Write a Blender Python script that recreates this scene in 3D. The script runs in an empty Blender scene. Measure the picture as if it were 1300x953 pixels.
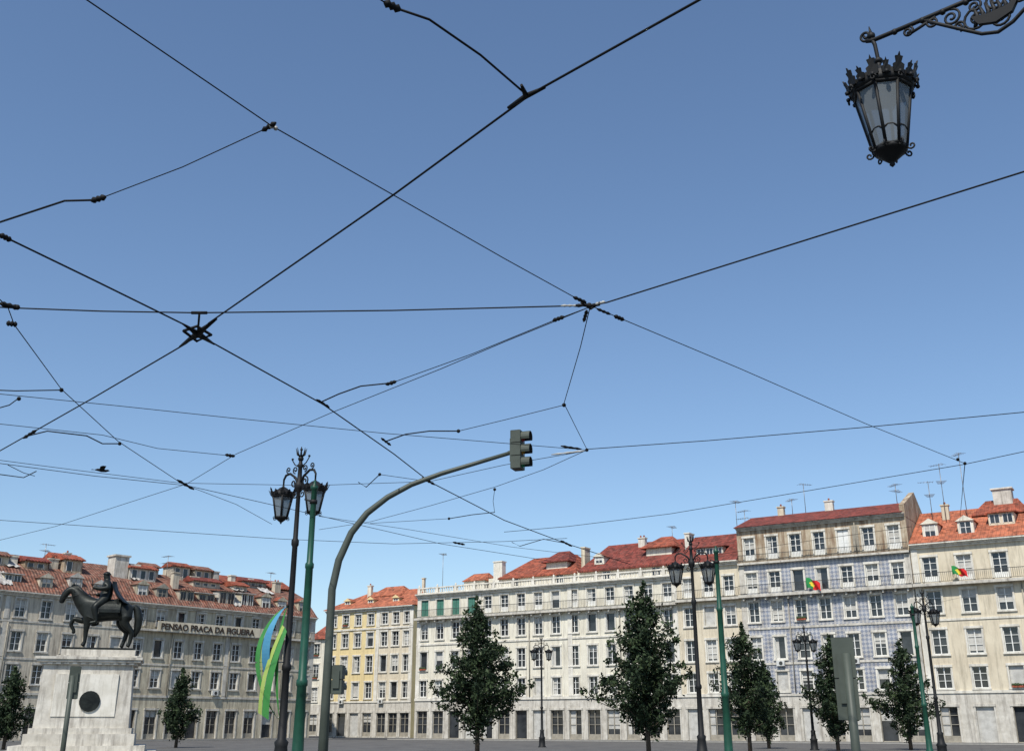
import bpy, math, random
from mathutils import Vector, Matrix
random.seed(7)
FPX=1350.0; CX=650.0; CY=432.0; HOR=920.0; EZ=1.65
TH=math.atan((HOR-CY)/FPX); CT=math.cos(TH); ST=math.sin(TH)
def ray(px,py):
    s=(CY-py)/FPX
    return Vector(((px-CX)/FPX, CT-s*ST, ST+s*CT))
def onz(px,py,z=6.5):
    d=ray(px,py); return Vector((0,0,EZ))+d*((z-EZ)/d.z)
def ony(px,py,Y):
    d=ray(px,py); return Vector((0,0,EZ))+d*(Y/d.y)

scene=bpy.context.scene
COL=scene.collection
# ------------------------------------------------------------ materials
def lnk(nt,a,b): nt.links.new(a,b)
def pm(name,c1,c2=None,scale=1.0,rough=0.85,bump=0.0,bscale=None,streak=None,metal=0.0,stretch=(1,1,1),ramp=(.35,.68),spec=0.3,sr=(.48,.7)):
    m=bpy.data.materials.new(name); m.use_nodes=True; nt=m.node_tree
    b=nt.nodes['Principled BSDF']; b.inputs['Roughness'].default_value=rough; b.inputs['Metallic'].default_value=metal
    b.inputs['Specular IOR Level'].default_value=spec
    c2=c2 or tuple(x*0.8 for x in c1)
    tc=nt.nodes.new('ShaderNodeTexCoord'); mp=nt.nodes.new('ShaderNodeMapping'); mp.inputs['Scale'].default_value=stretch
    lnk(nt,tc.outputs['Object'],mp.inputs['Vector'])
    n=nt.nodes.new('ShaderNodeTexNoise'); n.inputs['Scale'].default_value=scale; n.inputs['Detail'].default_value=7; n.inputs['Roughness'].default_value=.62
    lnk(nt,mp.outputs['Vector'],n.inputs['Vector'])
    r=nt.nodes.new('ShaderNodeValToRGB'); r.color_ramp.elements[0].position=ramp[0]; r.color_ramp.elements[1].position=ramp[1]
    r.color_ramp.elements[0].color=(*c1,1); r.color_ramp.elements[1].color=(*c2,1)
    lnk(nt,n.outputs['Fac'],r.inputs['Fac']); out=r.outputs['Color']
    if streak:
        mp2=nt.nodes.new('ShaderNodeMapping'); mp2.inputs['Scale'].default_value=(1.9,1.9,.2)
        lnk(nt,tc.outputs['Object'],mp2.inputs['Vector'])
        n2=nt.nodes.new('ShaderNodeTexNoise'); n2.inputs['Scale'].default_value=1.3; n2.inputs['Detail'].default_value=9; n2.inputs['Roughness'].default_value=.74
        lnk(nt,mp2.outputs['Vector'],n2.inputs['Vector'])
        r2=nt.nodes.new('ShaderNodeValToRGB'); r2.color_ramp.elements[0].position=sr[0]; r2.color_ramp.elements[1].position=sr[1]
        r2.color_ramp.elements[0].color=(0,0,0,1); r2.color_ramp.elements[1].color=(1,1,1,1)
        lnk(nt,n2.outputs['Fac'],r2.inputs['Fac'])
        mx=nt.nodes.new('ShaderNodeMixRGB'); mx.inputs['Color2'].default_value=(*streak,1)
        lnk(nt,r2.outputs['Color'],mx.inputs['Fac']); lnk(nt,out,mx.inputs['Color1']); out=mx.outputs['Color']
    lnk(nt,out,b.inputs['Base Color'])
    if bump:
        n3=nt.nodes.new('ShaderNodeTexNoise'); n3.inputs['Scale'].default_value=bscale or scale*6; n3.inputs['Detail'].default_value=5
        lnk(nt,tc.outputs['Object'],n3.inputs['Vector'])
        bp=nt.nodes.new('ShaderNodeBump'); bp.inputs['Strength'].default_value=bump; bp.inputs['Distance'].default_value=.03
        lnk(nt,n3.outputs['Fac'],bp.inputs['Height']); lnk(nt,bp.outputs['Normal'],b.inputs['Normal'])
    return m
def roofmat(name,c1,c2,c3):
    m=pm(name,c1,c2,scale=.9,rough=.9,streak=c3); nt=m.node_tree; b=nt.nodes['Principled BSDF']
    tc=[n for n in nt.nodes if n.type=='TEX_COORD'][0]
    w=nt.nodes.new('ShaderNodeTexWave'); w.inputs['Scale'].default_value=.85; w.inputs['Distortion'].default_value=.25; w.bands_direction='X'
    lnk(nt,tc.outputs['Object'],w.inputs['Vector'])
    v=nt.nodes.new('ShaderNodeTexVoronoi'); v.inputs['Scale'].default_value=2.6; lnk(nt,tc.outputs['Object'],v.inputs['Vector'])
    src=b.inputs['Base Color'].links[0].from_socket
    hs=nt.nodes.new('ShaderNodeHueSaturation'); sep=nt.nodes.new('ShaderNodeSeparateColor')
    lnk(nt,v.outputs['Color'],sep.inputs['Color'])
    mr=nt.nodes.new('ShaderNodeMapRange'); mr.inputs['To Min'].default_value=.6; mr.inputs['To Max'].default_value=1.35
    lnk(nt,sep.outputs[0],mr.inputs['Value']); lnk(nt,mr.outputs[0],hs.inputs['Value']); lnk(nt,src,hs.inputs['Color'])
    lnk(nt,hs.outputs['Color'],b.inputs['Base Color'])
    bp=nt.nodes.new('ShaderNodeBump'); bp.inputs['Strength'].default_value=.9; bp.inputs['Distance'].default_value=.09
    lnk(nt,w.outputs['Fac'],bp.inputs['Height']); lnk(nt,bp.outputs['Normal'],b.inputs['Normal'])
    return m
def tilemat(name):
    m=bpy.data.materials.new(name); m.use_nodes=True; nt=m.node_tree; b=nt.nodes['Principled BSDF']; b.inputs['Roughness'].default_value=.4
    tc=nt.nodes.new('ShaderNodeTexCoord'); br=nt.nodes.new('ShaderNodeTexChecker'); br.inputs['Scale'].default_value=3.5
    br.inputs['Color1'].default_value=(.47,.47,.47,1); br.inputs['Color2'].default_value=(.245,.27,.33,1)
    mp=nt.nodes.new('ShaderNodeMapping'); mp.inputs['Location'].default_value=(.1,.07,.11); mp.inputs['Rotation'].default_value=(0,math.radians(45),0)
    lnk(nt,tc.outputs['Object'],mp.inputs['Vector']); lnk(nt,mp.outputs['Vector'],br.inputs['Vector'])
    n=nt.nodes.new('ShaderNodeTexNoise'); n.inputs['Scale'].default_value=.8; n.inputs['Detail'].default_value=9; n.inputs['Roughness'].default_value=.7; lnk(nt,tc.outputs['Object'],n.inputs['Vector'])
    mx=nt.nodes.new('ShaderNodeMixRGB'); mx.blend_type='MULTIPLY'; mx.inputs['Fac'].default_value=.8
    lnk(nt,br.outputs['Color'],mx.inputs['Color1']); 
    r=nt.nodes.new('ShaderNodeValToRGB'); r.color_ramp.elements[0].position=.36; r.color_ramp.elements[1].position=.6; r.color_ramp.elements[0].color=(.55,.50,.44,1)
    lnk(nt,n.outputs['Fac'],r.inputs['Fac']); lnk(nt,r.outputs['Color'],mx.inputs['Color2']); lnk(nt,mx.outputs['Color'],b.inputs['Base Color'])
    return m
def lglass(name):
    m=bpy.data.materials.new(name); m.use_nodes=True; nt=m.node_tree; b=nt.nodes['Principled BSDF']
    b.inputs['Roughness'].default_value=.25
    tc=nt.nodes.new('ShaderNodeTexCoord'); n=nt.nodes.new('ShaderNodeTexNoise'); n.inputs['Scale'].default_value=3; lnk(nt,tc.outputs['Object'],n.inputs['Vector'])
    r=nt.nodes.new('ShaderNodeValToRGB'); r.color_ramp.elements[0].color=(.16,.18,.19,1); r.color_ramp.elements[1].color=(.22,.24,.25,1); lnk(nt,n.outputs['Fac'],r.inputs['Fac']); lnk(nt,r.outputs['Color'],b.inputs['Base Color'])
    t=nt.nodes.new('ShaderNodeBsdfTransparent'); t.inputs[0].default_value=(.85,.88,.88,1); mx=nt.nodes.new('ShaderNodeMixShader'); mx.inputs[0].default_value=.62
    out=nt.nodes['Material Output']; lnk(nt,t.outputs[0],mx.inputs[1]); lnk(nt,b.outputs[0],mx.inputs[2]); lnk(nt,mx.outputs[0],out.inputs['Surface'])
    return m
M={}
M['cream']=pm('plaster_cream',(.72,.685,.57),(.60,.56,.45),.35,streak=(.36,.33,.27),bump=.3)
M['cream2']=pm('plaster_beige',(.66,.59,.45),(.53,.46,.34),.35,streak=(.31,.27,.20),bump=.3)
M['attic']=pm('plaster_weathered',(.56,.50,.38),(.34,.26,.17),.9,streak=(.20,.13,.08),bump=.3,sr=(.42,.6))
M['yellow']=pm('plaster_yellow',(.72,.59,.31),(.63,.51,.27),.35,streak=(.45,.36,.2),bump=.3)
M['grey']=pm('plaster_grey_beige',(.62,.56,.44),(.46,.40,.31),.4,streak=(.23,.20,.16),bump=.3,sr=(.44,.66))
M['grey2']=pm('plaster_olive_beige',(.56,.51,.38),(.42,.37,.27),.5,streak=(.2,.17,.13),bump=.3,sr=(.44,.66))
M['white']=pm('limestone_trim',(.72,.69,.61),(.56,.53,.45),1.2,bump=.2,streak=(.33,.3,.25))
M['stone']=pm('limestone_pale',(.60,.57,.50),(.42,.39,.33),1.5,bump=.3,streak=(.2,.18,.155))
M['frame']=pm('painted_window_frame',(.74,.74,.70),(.62,.62,.58),3,rough=.5)
M['frameb']=pm('wood_window_frame',(.34,.31,.25),(.22,.2,.16),3,rough=.6)
M['green']=pm('green_shutter',(.07,.2,.15),(.05,.15,.115),3,rough=.6)
M['blind']=pm('curtain',(.52,.51,.47),(.36,.35,.32),2)
M['glass']=pm('window_glass',(.015,.018,.022),(.05,.055,.06),.6,rough=.08,spec=.6)
M['roof']=roofmat('clay_tile_red',(.34,.085,.045),(.22,.065,.04),(.13,.065,.045))
M['roof2']=roofmat('clay_tile_orange',(.44,.14,.07),(.32,.10,.055),(.19,.09,.06))
M['roofo']=roofmat('clay_tile_old',(.22,.085,.055),(.12,.062,.045),(.24,.18,.14))
M['roofd']=roofmat('clay_tile_dark_red',(.23,.05,.035),(.15,.045,.035),(.1,.05,.04))
M['tile']=tilemat('azulejo_tiles')
M['iron']=pm('black_iron',(.008,.009,.010),(.014,.014,.014),8,rough=.6,spec=.25)
M['rail']=pm('iron_railing',(.05,.055,.05),(.03,.03,.03),3,rough=.6)
M['gpole']=pm('green_paint',(.012,.075,.045),(.008,.05,.03),4,rough=.45,spec=.4)
M['sig']=pm('grey_green_paint',(.07,.083,.068),(.05,.06,.048),3,rough=.5)
M['sigd']=pm('signal_black',(.02,.022,.02),(.03,.03,.03),3,rough=.5)
M['lens_r']=pm('lens_red',(.25,.02,.02),(.2,.02,.02),3,rough=.2)
M['lens_y']=pm('lens_amber',(.3,.15,.02),(.25,.12,.02),3,rough=.2)
M['lens_g']=pm('lens_green',(.02,.2,.08),(.02,.15,.07),3,rough=.2)
M['bronze']=pm('dark_bronze',(.011,.013,.012),(.026,.030,.026),2.5,rough=.45,metal=.4,bump=.3,bscale=9)
M['wire']=pm('wire_copper_dark',(.010,.010,.010),(.016,.016,.016),3,rough=.7,spec=.15)
M['insul']=pm('porcelain_insulator',(.45,.45,.42),(.3,.3,.28),9,rough=.4)
M['lglass']=lglass('lantern_glass')
M['bark']=pm('bark',(.09,.07,.05),(.05,.04,.03),4,bump=.6)
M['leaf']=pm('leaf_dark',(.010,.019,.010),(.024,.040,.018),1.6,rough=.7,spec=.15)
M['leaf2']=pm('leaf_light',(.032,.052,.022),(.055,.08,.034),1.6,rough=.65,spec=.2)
M['bgreen']=pm('banner_green',(.06,.25,.06),(.04,.19,.045),2,rough=.5)
M['byel']=pm('banner_lime',(.34,.44,.12),(.28,.38,.08),2,rough=.5)
M['bblue']=pm('banner_blue',(.05,.20,.34),(.08,.28,.42),2,rough=.5)
M['red']=pm('flag_red',(.6,.02,.02),(.5,.02,.02),3)
M['fgreen']=pm('flag_green',(.02,.22,.06),(.02,.18,.05),3)
M['fyel']=pm('flag_yellow',(.7,.55,.05),(.6,.5,.05),3)
M['tarp']=pm('weathered_sheeting',(.50,.49,.46),(.27,.26,.24),1.5,bump=.5,bscale=4,streak=(.2,.15,.12))
M['metal']=pm('antenna_metal',(.25,.25,.25),(.18,.18,.18),3,rough=.4,metal=.6)
M['signp']=pm('sign_letters_bronze',(.05,.03,.02),(.035,.025,.018),3,rough=.5)
M['ac']=pm('air_conditioner_casing',(.6,.6,.57),(.45,.45,.42),3,rough=.5)

# ------------------------------------------------------------ mesh builder
class MB:
    def __init__(s): s.v=[];s.f=[];s.m=[];s.mats=[];s.sm=[]
    def mi(s,k):
        if k not in s.mats: s.mats.append(k)
        return s.mats.index(k)
    def face(s,pts,k,smooth=False):
        n=len(s.v); s.v+= [tuple(p) for p in pts]; s.f.append(tuple(range(n,n+len(pts)))); s.m.append(s.mi(k)); s.sm.append(smooth)
    def quad(s,xa,xb,za,zb,y,k):
        if xb-xa<1e-4 or zb-za<1e-4: return
        s.face([(xa,y,za),(xb,y,za),(xb,y,zb),(xa,y,zb)],k)
    def hexa(s,p,k):
        n=len(s.v); s.v+=[tuple(q) for q in p]
        for f in ((0,3,2,1),(4,5,6,7),(0,1,5,4),(1,2,6,5),(2,3,7,6),(3,0,4,7)):
            s.f.append(tuple(n+i for i in f)); s.m.append(s.mi(k)); s.sm.append(False)
    def box(s,x0,x1,y0,y1,z0,z1,k):
        s.hexa([(x0,y0,z0),(x1,y0,z0),(x1,y1,z0),(x0,y1,z0),(x0,y0,z1),(x1,y0,z1),(x1,y1,z1),(x0,y1,z1)],k)
    def tube(s,pts,rad,k,n=8,cap=True,smooth=True):
        pts=[Vector(p) for p in pts]
        if not hasattr(rad,'__len__'): rad=[rad]*len(pts)
        base=len(s.v); N=len(pts); prev=None
        for i,p in enumerate(pts):
            t=(pts[min(i+1,N-1)]-pts[max(i-1,0)])
            if t.length<1e-9: t=Vector((0,0,1))
            t.normalize()
            if prev is None:
                a=Vector((0,0,1)) if abs(t.z)<.9 else Vector((1,0,0))
                u=t.cross(a).normalized()
            else:
                u=(prev-t*prev.dot(t)); u=u.normalized() if u.length>1e-6 else t.orthogonal().normalized()
            prev=u; w=t.cross(u)
            for j in range(n):
                a=2*math.pi*j/n; s.v.append(tuple(p+(u*math.cos(a)+w*math.sin(a))*rad[i]))
        mi=s.mi(k)
        for i in range(N-1):
            for j in range(n):
                a=base+i*n+j; b=base+i*n+(j+1)%n
                s.f.append((a,b,b+n,a+n)); s.m.append(mi); s.sm.append(smooth)
        if cap:
            s.f.append(tuple(base+j for j in range(n))[::-1]); s.m.append(mi); s.sm.append(False)
            s.f.append(tuple(base+(N-1)*n+j for j in range(n))); s.m.append(mi); s.sm.append(False)
    def lathe(s,c,prof,k,n=12,rot=0,smooth=True):
        base=len(s.v); mi=s.mi(k)
        for r,z in prof:
            for j in range(n):
                a=rot+2*math.pi*j/n; s.v.append((c[0]+r*math.cos(a),c[1]+r*math.sin(a),c[2]+z))
        for i in range(len(prof)-1):
            for j in range(n):
                a=base+i*n+j; b=base+i*n+(j+1)%n
                s.f.append((a,b,b+n,a+n)); s.m.append(mi); s.sm.append(smooth)
        s.f.append(tuple(base+j for j in range(n))[::-1]); s.m.append(mi); s.sm.append(False)
        L=base+(len(prof)-1)*n
        s.f.append(tuple(L+j for j in range(n))); s.m.append(mi); s.sm.append(False)
    def ball(s,c,r,k,n=8,sz=1.0):
        s.lathe(c,[(max(.001,r*math.sin(math.pi*i/6)),-r*sz*math.cos(math.pi*i/6)) for i in range(7)],k,n)
    def extr(s,prof,x0,x1,k,inset=None,caps=True):
        inset=inset or [0]*len(prof); n=len(prof)
        A=[(x0+inset[i],p[0],p[1]) for i,p in enumerate(prof)]; B=[(x1-inset[i],p[0],p[1]) for i,p in enumerate(prof)]
        for i in range(n):
            j=(i+1)%n; s.face([A[i],B[i],B[j],A[j]],k)
        if caps: s.face(A,k); s.face(B[::-1],k)
    def obj(s,name,parent=None):
        me=bpy.data.meshes.new(name); me.from_pydata(s.v,[],s.f)
        for k in s.mats: me.materials.append(M[k])
        me.polygons.foreach_set('material_index',s.m); me.polygons.foreach_set('use_smooth',s.sm); me.update()
        o=bpy.data.objects.new(name,me); COL.objects.link(o)
        if parent: o.parent=parent
        return o
def empty(name,loc=(0,0,0),rz=0,sc=1):
    e=bpy.data.objects.new(name,None); COL.objects.link(e); e.location=loc; e.rotation_euler=(0,0,rz); e.scale=(sc,)*3; e.empty_display_size=.3
    return e

# ------------------------------------------------------------ ground
def flat(name,pts,z,k,thick=0):
    mb=MB()
    if thick:
        n=len(pts); T=[(p[0],p[1],z) for p in pts]; mb.face(T,k)
        for i in range(n):
            j=(i+1)%n; a=pts[i]; b=pts[j]; mb.face([(a[0],a[1],z-thick),(b[0],b[1],z-thick),(b[0],b[1],z),(a[0],a[1],z)],'kerb')
    else: mb.face([(p[0],p[1],z) for p in pts],k)
    return mb.obj(name)
M['asphalt']=pm('asphalt',(.055,.055,.055),(.04,.04,.042),.6,bump=.4,bscale=30)
M['kerb']=pm('kerb_stone',(.32,.31,.28),(.25,.24,.22),2)
M['calc']=pm('basalt_and_limestone_setts',(.13,.125,.115),(.075,.072,.068),.5,bump=.5,bscale=12)
M['line']=pm('road_paint',(.7,.7,.68),(.5,.5,.48),3)
flat('ground',[(-1500,-1500),(1500,-1500),(1500,1500),(-1500,1500)],0,'asphalt')
P0=Vector((-12.2,141)); uR=Vector((.846,-.533)); iR=Vector((.533,.846))
L0=Vector((-54.7,117.3)); uL=Vector((.662,.749)); iL=Vector((-.749,.662))
K=Vector((-23.4,131.5))
flat('square_pavement',[K,K-uL*90,K-uL*90+uR*95,K+uR*95],.12,'calc',.12)
flat('sidewalk',[P0-iR*4-uR*1,P0-iR*4+uR*110,P0+uR*110+iR*.5,P0+iR*.5-uR*1],.125,'calc',.125)
flat('sidewalk',[L0-uL*45-iL*4,L0+uL*43-iL*4,L0+uL*43+iL*.5,L0-uL*45+iL*.5],.125,'calc',.125)
mb=MB()
for i in range(18):
    a=P0-iR*9+uR*(i*6); b=a+uR*3; w=iR*.07
    mb.face([(a.x-w.x,a.y-w.y,.004),(b.x-w.x,b.y-w.y,.004),(b.x+w.x,b.y+w.y,.004),(a.x+w.x,a.y+w.y,.004)],'line')
mb.obj('road_marking')

# ------------------------------------------------------------ building parts
def window(mb,xc,w,z0,z1,R,frame='frame',trim='white',door=False,shut=None):
    a=xc-w/2; b=xc+w/2; D=.28
    mb.face([(a,0,z0),(a,D,z0),(a,D,z1),(a,0,z1)],trim); mb.face([(b,0,z0),(b,0,z1),(b,D,z1),(b,D,z0)],trim)
    mb.face([(a,0,z1),(a,D,z1),(b,D,z1),(b,0,z1)],trim); mb.face([(a,0,z0),(b,0,z0),(b,D,z0),(a,D,z0)],trim)
    mb.quad(a,b,z0,z1,D,'glass')
    e=.004; fw=.07
    q0=R.random()
    if shut and R.random()<shut[1]:
        k=shut[0]
        mb.box(a+e,xc-.015,.10,.14,z0+.03,z1-.03,k); mb.box(xc+.015,b-e,.10,.14,z0+.03,z1-.03,k)
        for q in range(3):
            zz=z0+(z1-z0)*(q+.5)/3
            mb.box(a+.07,xc-.07,.085,.101,zz-.2,zz+.2,k); mb.box(xc+.07,b-.07,.085,.101,zz-.2,zz+.2,k)
    elif q0<.05:
        mb.quad(a+.01,b-.01,z0+.01,z1-.01,.16,'blind')
    else:
        q=R.random()
        if q<.3:
            h=R.choice([.25,.4,.5,.65,.9]); mb.quad(a+.02,b-.02,z1-(z1-z0)*h+.02,z1-.02,D-.02,'blind')
        elif q<.45:
            mb.quad(a+.02,xc-R.uniform(.05,.3),z0+.02,z1-.02,D-.02,'blind')
        y0,y1=.15,.21
        op=R.random()<.1
        mb.box(a+e,a+fw,y0,y1,z0+e,z1-e,frame); mb.box(b-fw,b-e,y0,y1,z0+e,z1-e,frame)
        mb.box(a+fw,b-fw,y0+.002,y1,z1-fw,z1-e,frame); mb.box(a+fw,b-fw,y0+.002,y1,z0+e,z0+fw+(.5 if door and not op else 0),frame)
        hh=z1-z0
        if op:
            mb.box(a+e,a+.05,-.02,y0-.01,z0+fw,z1-fw,frame); mb.box(b-.05,b-e,-.02,y0-.01,z0+fw,z1-fw,frame)
        else:
            mb.box(xc-.045,xc+.045,y0+.004,y1-.002,z0+fw,z1-fw,frame)
            for t in ((.36,.68) if not door else (.5,.76)):
                mb.box(a+fw,b-fw,y0+.012,y1-.01,z0+hh*t-.022,z0+hh*t+.022,frame)
    g=.17; y0=-.07; y1=.012; c=.005
    mb.box(a-g,a-c,y0,y1,z0,z1+c,trim); mb.box(b+c,b+g,y0,y1,z0,z1+c,trim)
    mb.box(a-g-.03,b+g+.03,y0-.05,y1,z1+c+.002,z1+g+.06,trim)
    if not door:
        mb.box(a-g-.05,b+g+.05,y0-.07,y1,z0-.16,z0-.004,trim)
        if R.random()<.06: mb.box(xc-.42,xc+.42,-.42,-.15,z0-.72,z0-.17,'ac'); mb.tube([(xc+.05,-.425,z0-.45),(xc+.05,-.435,z0-.45)],.2,'rail',12)
        elif R.random()<.08:
            mb.box(a+.1,b-.1,-.3,-.12,z0-.003,z0+.16,'roof'); 
            for q in range(5): mb.ball((a+.2+q*(w-.4)/4,-.2,z0+.24),R.uniform(.1,.17),'leaf2',6)
def facade(mb,x0,x1,floors,R):
    for fl in floors:
        z0,z1,w0,w1,ww,cen,k=fl[:7]; opt=fl[7] if len(fl)>7 else {}
        mb.quad(x0,x1,z0,w0,0,k); mb.quad(x0,x1,w1,z1,0,k)
        x=x0
        for c in cen:
            mb.quad(x,c-ww/2,w0,w1,0,k); x=c+ww/2
            window(mb,c,ww,w0,w1,R,**opt)
        mb.quad(x,x1,w0,w1,0,k)
def body(mb,x0,x1,D,H,k):
    mb.face([(x0,0,0),(x0,0,H),(x0,D,H),(x0,D,0)],k); mb.face([(x1,0,0),(x1,D,0),(x1,D,H),(x1,0,H)],k)
    mb.face([(x0,D,0),(x0,D,H),(x1,D,H),(x1,D,0)],k); mb.face([(x0,0,H),(x1,0,H),(x1,D,H),(x0,D,H)],k)
def railing(mb,x0,x1,y,z,h=1.0,step=.2,k='rail'):
    mb.box(x0,x1,y-.025,y+.025,z+h-.05,z+h,k); mb.box(x0,x1,y-.02,y+.02,z+.08,z+.12,k)
    n=int((x1-x0)/step)
    for i in range(n+1):
        x=x0+(x1-x0)*i/n; mb.box(x-.012,x+.012,y-.012,y+.012,z+.12,z+h-.05,k)
def band(mb,x0,x1,z0,z1,p,k='white'):
    mb.box(x0,x1,-p,.01,z0,z1,k)
def cornice(mb,x0,x1,z,k='white',s=1):
    mb.box(x0-.02,x1+.02,-.2*s,.01,z-.42*s,z-.24*s,k); mb.box(x0-.05,x1+.05,-.38*s,.012,z-.238*s,z-.1*s,k); mb.box(x0-.08,x1+.08,-.58*s,.014,z-.098*s,z+.03,k)
def pipe(mb,x,z0,z1,k='frameb'):
    mb.tube([(x,-.16,z0),(x,-.16,z1)],.06,k,6)
def chimney(mb,x,y,z0,z1,w=.9,d=.6,k='white',pots=2):
    mb.box(x-w/2,x+w/2,y-d/2,y+d/2,z0,z1,k); mb.box(x-w/2-.08,x+w/2+.08,y-d/2-.08,y+d/2+.08,z1,z1+.14,k)
    for i in range(pots):
        xx=x-w/2+w*(i+.5)/pots; mb.lathe((xx,y,z1+.14),[(.10,0),(.12,.15),(.09,.28)],'roof',8)
def dormer(mb,x,yf,z0,w,h,dep,wall,roof,R,frame='frame'):
    mb.box(x-w/2,x+w/2,yf,yf+dep,z0,z0+h,wall)
    ww=w*.66
    mb.quad(x-ww/2,x+ww/2,z0+.18,z0+h-.1,yf-.012,'glass')
    if R.random()<.4: mb.quad(x-ww/2,x+ww/2,z0+h*.5,z0+h-.1,yf-.02,'blind')
    for a,b,c,d in ((x-ww/2-.06,x-ww/2+.02,z0+.12,z0+h-.05),(x+ww/2-.02,x+ww/2+.06,z0+.12,z0+h-.05),(x-.03,x+.03,z0+.2,z0+h-.12)):
        mb.box(a,b,yf-.05,yf-.001,c,d,frame)
    mb.box(x-ww/2+.02,x+ww/2-.02,yf-.045,yf-.002,z0+h*.55,z0+h*.55+.05,frame)
    o=.18; rz=.5*w*.75
    A=[(x-w/2-o,yf-o,z0+h+.003),(x+w/2+o,yf-o,z0+h+.003),(x,yf-o,z0+h+rz)]; B=[(p[0],yf+dep+.6,p[2]) for p in A]
    mb.face(A,wall); mb.face([A[0],A[2],B[2],B[0]],roof); mb.face([A[2],A[1],B[1],B[2]],roof); mb.face([A[0],B[0],B[1],A[1]],roof)
def sheddormer(mb,x,yf,z0,w,h,dep,wall,roof,R,frame='frame'):
    mb.box(x-w/2,x+w/2,yf,yf+dep,z0,z0+h,wall)
    n=max(1,int(w/.95)); 
    for i in range(n):
        c=x-w/2+w*(i+.5)/n; ww=w/n*.7
        mb.quad(c-ww/2,c+ww/2,z0+.25,z0+h-.12,yf-.012,'glass')
        for a,b in ((c-ww/2-.05,c-ww/2+.01),(c+ww/2-.01,c+ww/2+.05),(c-.025,c+.025)): mb.box(a,b,yf-.05,yf-.001,z0+.2,z0+h-.08,frame)
    mb.hexa([(x-w/2-.2,yf-.3,z0+h+.004),(x+w/2+.2,yf-.3,z0+h+.004),(x+w/2+.2,yf+dep+.8,z0+h+.4),(x-w/2-.2,yf+dep+.8,z0+h+.4),(x-w/2-.2,yf-.3,z0+h+.1),(x+w/2+.2,yf-.3,z0+h+.1),(x+w/2+.2,yf+dep+.8,z0+h+.5),(x-w/2-.2,yf+dep+.8,z0+h+.5)],roof)
def cols(x0,x1,sp,m=1.3):
    n=max(1,int(round((x1-x0-2*m)/sp))); return [x0+m+(x1-x0-2*m)*i/n for i in range(n+1)]
def shops(mb,x0,x1,H,cs,R,wall='stone',w=1.6):
    facade(mb,x0,x1,[(0,H,.14,3.3,w,cs,wall,dict(frame='frameb',trim='stone',door=True))],R)

AR=math.atan2(uR.y,uR.x); AL=math.atan2(uL.y,uL.x)
G=.012
# --- Right row A : long cream building with balustraded terrace
R=random.Random(1)
eA=empty('apartment_building',(P0.x,P0.y,0),AR)
mb=MB(); x0,x1=0,36.3; cs=cols(x0,x1,2.45,1.2); TA=17.5
shops(mb,x0,x1,4.6,cs,R)
facade(mb,x0,x1,[(4.6,7.7,4.95,6.9,1.1,cs,'cream',{}),(7.7,11.3,8.15,10.35,1.15,cs,'cream',{}),(11.3,14.5,11.85,13.85,1.15,cs,'cream',{})],R)
sp=cs[3]+1.2
facade(mb,x0,sp,[(14.5,TA,14.75,16.75,1.15,cs[:4],'cream',dict(door=True,shut=('green',.85)))],R)
facade(mb,sp,x1,[(14.5,TA,14.75,16.75,1.15,cs[4:],'cream',dict(door=True))],R)
body(mb,x0,x1,14,TA,'cream'); mb.obj('walls',eA)
mb=MB(); band(mb,x0,x1,4.5,4.8,.12); band(mb,x0,x1,11.15,11.35,.1); cornice(mb,x0,x1,TA)
for x in (x0+.35,sp,x1*.62,x1-.35): mb.box(x-.3,x+.3,-.09,.008,4.8,14.2,'white'); mb.box(x-.3,x+.3,-.09,.008,14.6,TA-.45,'white')
mb.box(x0,x1,-.75,.0,14.25,14.5,'stone')
for i in range(28): x=x0+.6+i*(x1-1.2)/27; mb.box(x-.08,x+.08,-.6,-.005,13.98,14.245,'stone')
for x in (cs[2]+1.22,cs[6]+1.22,cs[11]+1.22): pipe(mb,x,4.8,14.2)
mb.obj('trim',eA)
mb=MB(); railing(mb,x0+.05,x1-.05,-.68,14.5); mb.obj('balcony_railing',eA)
mb=MB(); mb.box(x0,x1,-.12,.12,TA+.04,TA+.2,'white'); mb.box(x0,x1,-.15,.15,TA+.72,TA+.86,'white')
i=0; x=x0+.2
while x<x1:
    if i%8==0: mb.box(x-.2,x+.2,-.14,.14,TA+.2,TA+.72,'white'); mb.lathe((x,0,TA+.86),[(.14,0),(.08,.08),(.15,.2),(.04,.34)],'white',8)
    else: mb.lathe((x,0,TA+.2),[(.09,0),(.05,.09),(.1,.24),(.05,.4),(.09,.52)],'white',6)
    x+=.36; i+=1
mb.obj('balustrade',eA)
mb=MB(); 
mb.box(9,36.2,3,12,TA+.01,19.3,'cream')
mb.extr([(2.6,19.2),(7.5,22.1),(12.4,19.2),(12.4,19.05),(2.6,19.05)],10.6,22,'roof',[0,2.5,0,0,0])
mb.extr([(2.5,19.3),(7.8,22.9),(12.6,19.3),(12.6,19.1),(2.5,19.1)],22.3,36.6,'roofd',[0,1.6,0,0,0])
mb.extr([(3.5,20.9),(6.0,22.4),(8.6,20.9),(8.6,20.8),(3.5,20.8)],16.5,20.5,'roofd',[0,1.2,0,0,0]); mb.box(17,20,4,8,19.5,20.85,'cream')
mb.extr([(4.0,21.6),(7.0,23.2),(10,21.6),(10,21.5),(4,21.5)],30,34.5,'roof',[0,1.5,0,0,0]); mb.box(30.6,33.9,4.5,9,20,21.55,'cream')
mb.box(4.8,8.0,3.5,7,TA+.02,19.3,'cream'); mb.extr([(3.3,19.3),(5.2,20.4),(7.2,19.3),(7.2,19.25),(3.3,19.25)],4.6,8.2,'roof2',[0,.6,0,0,0])
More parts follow.
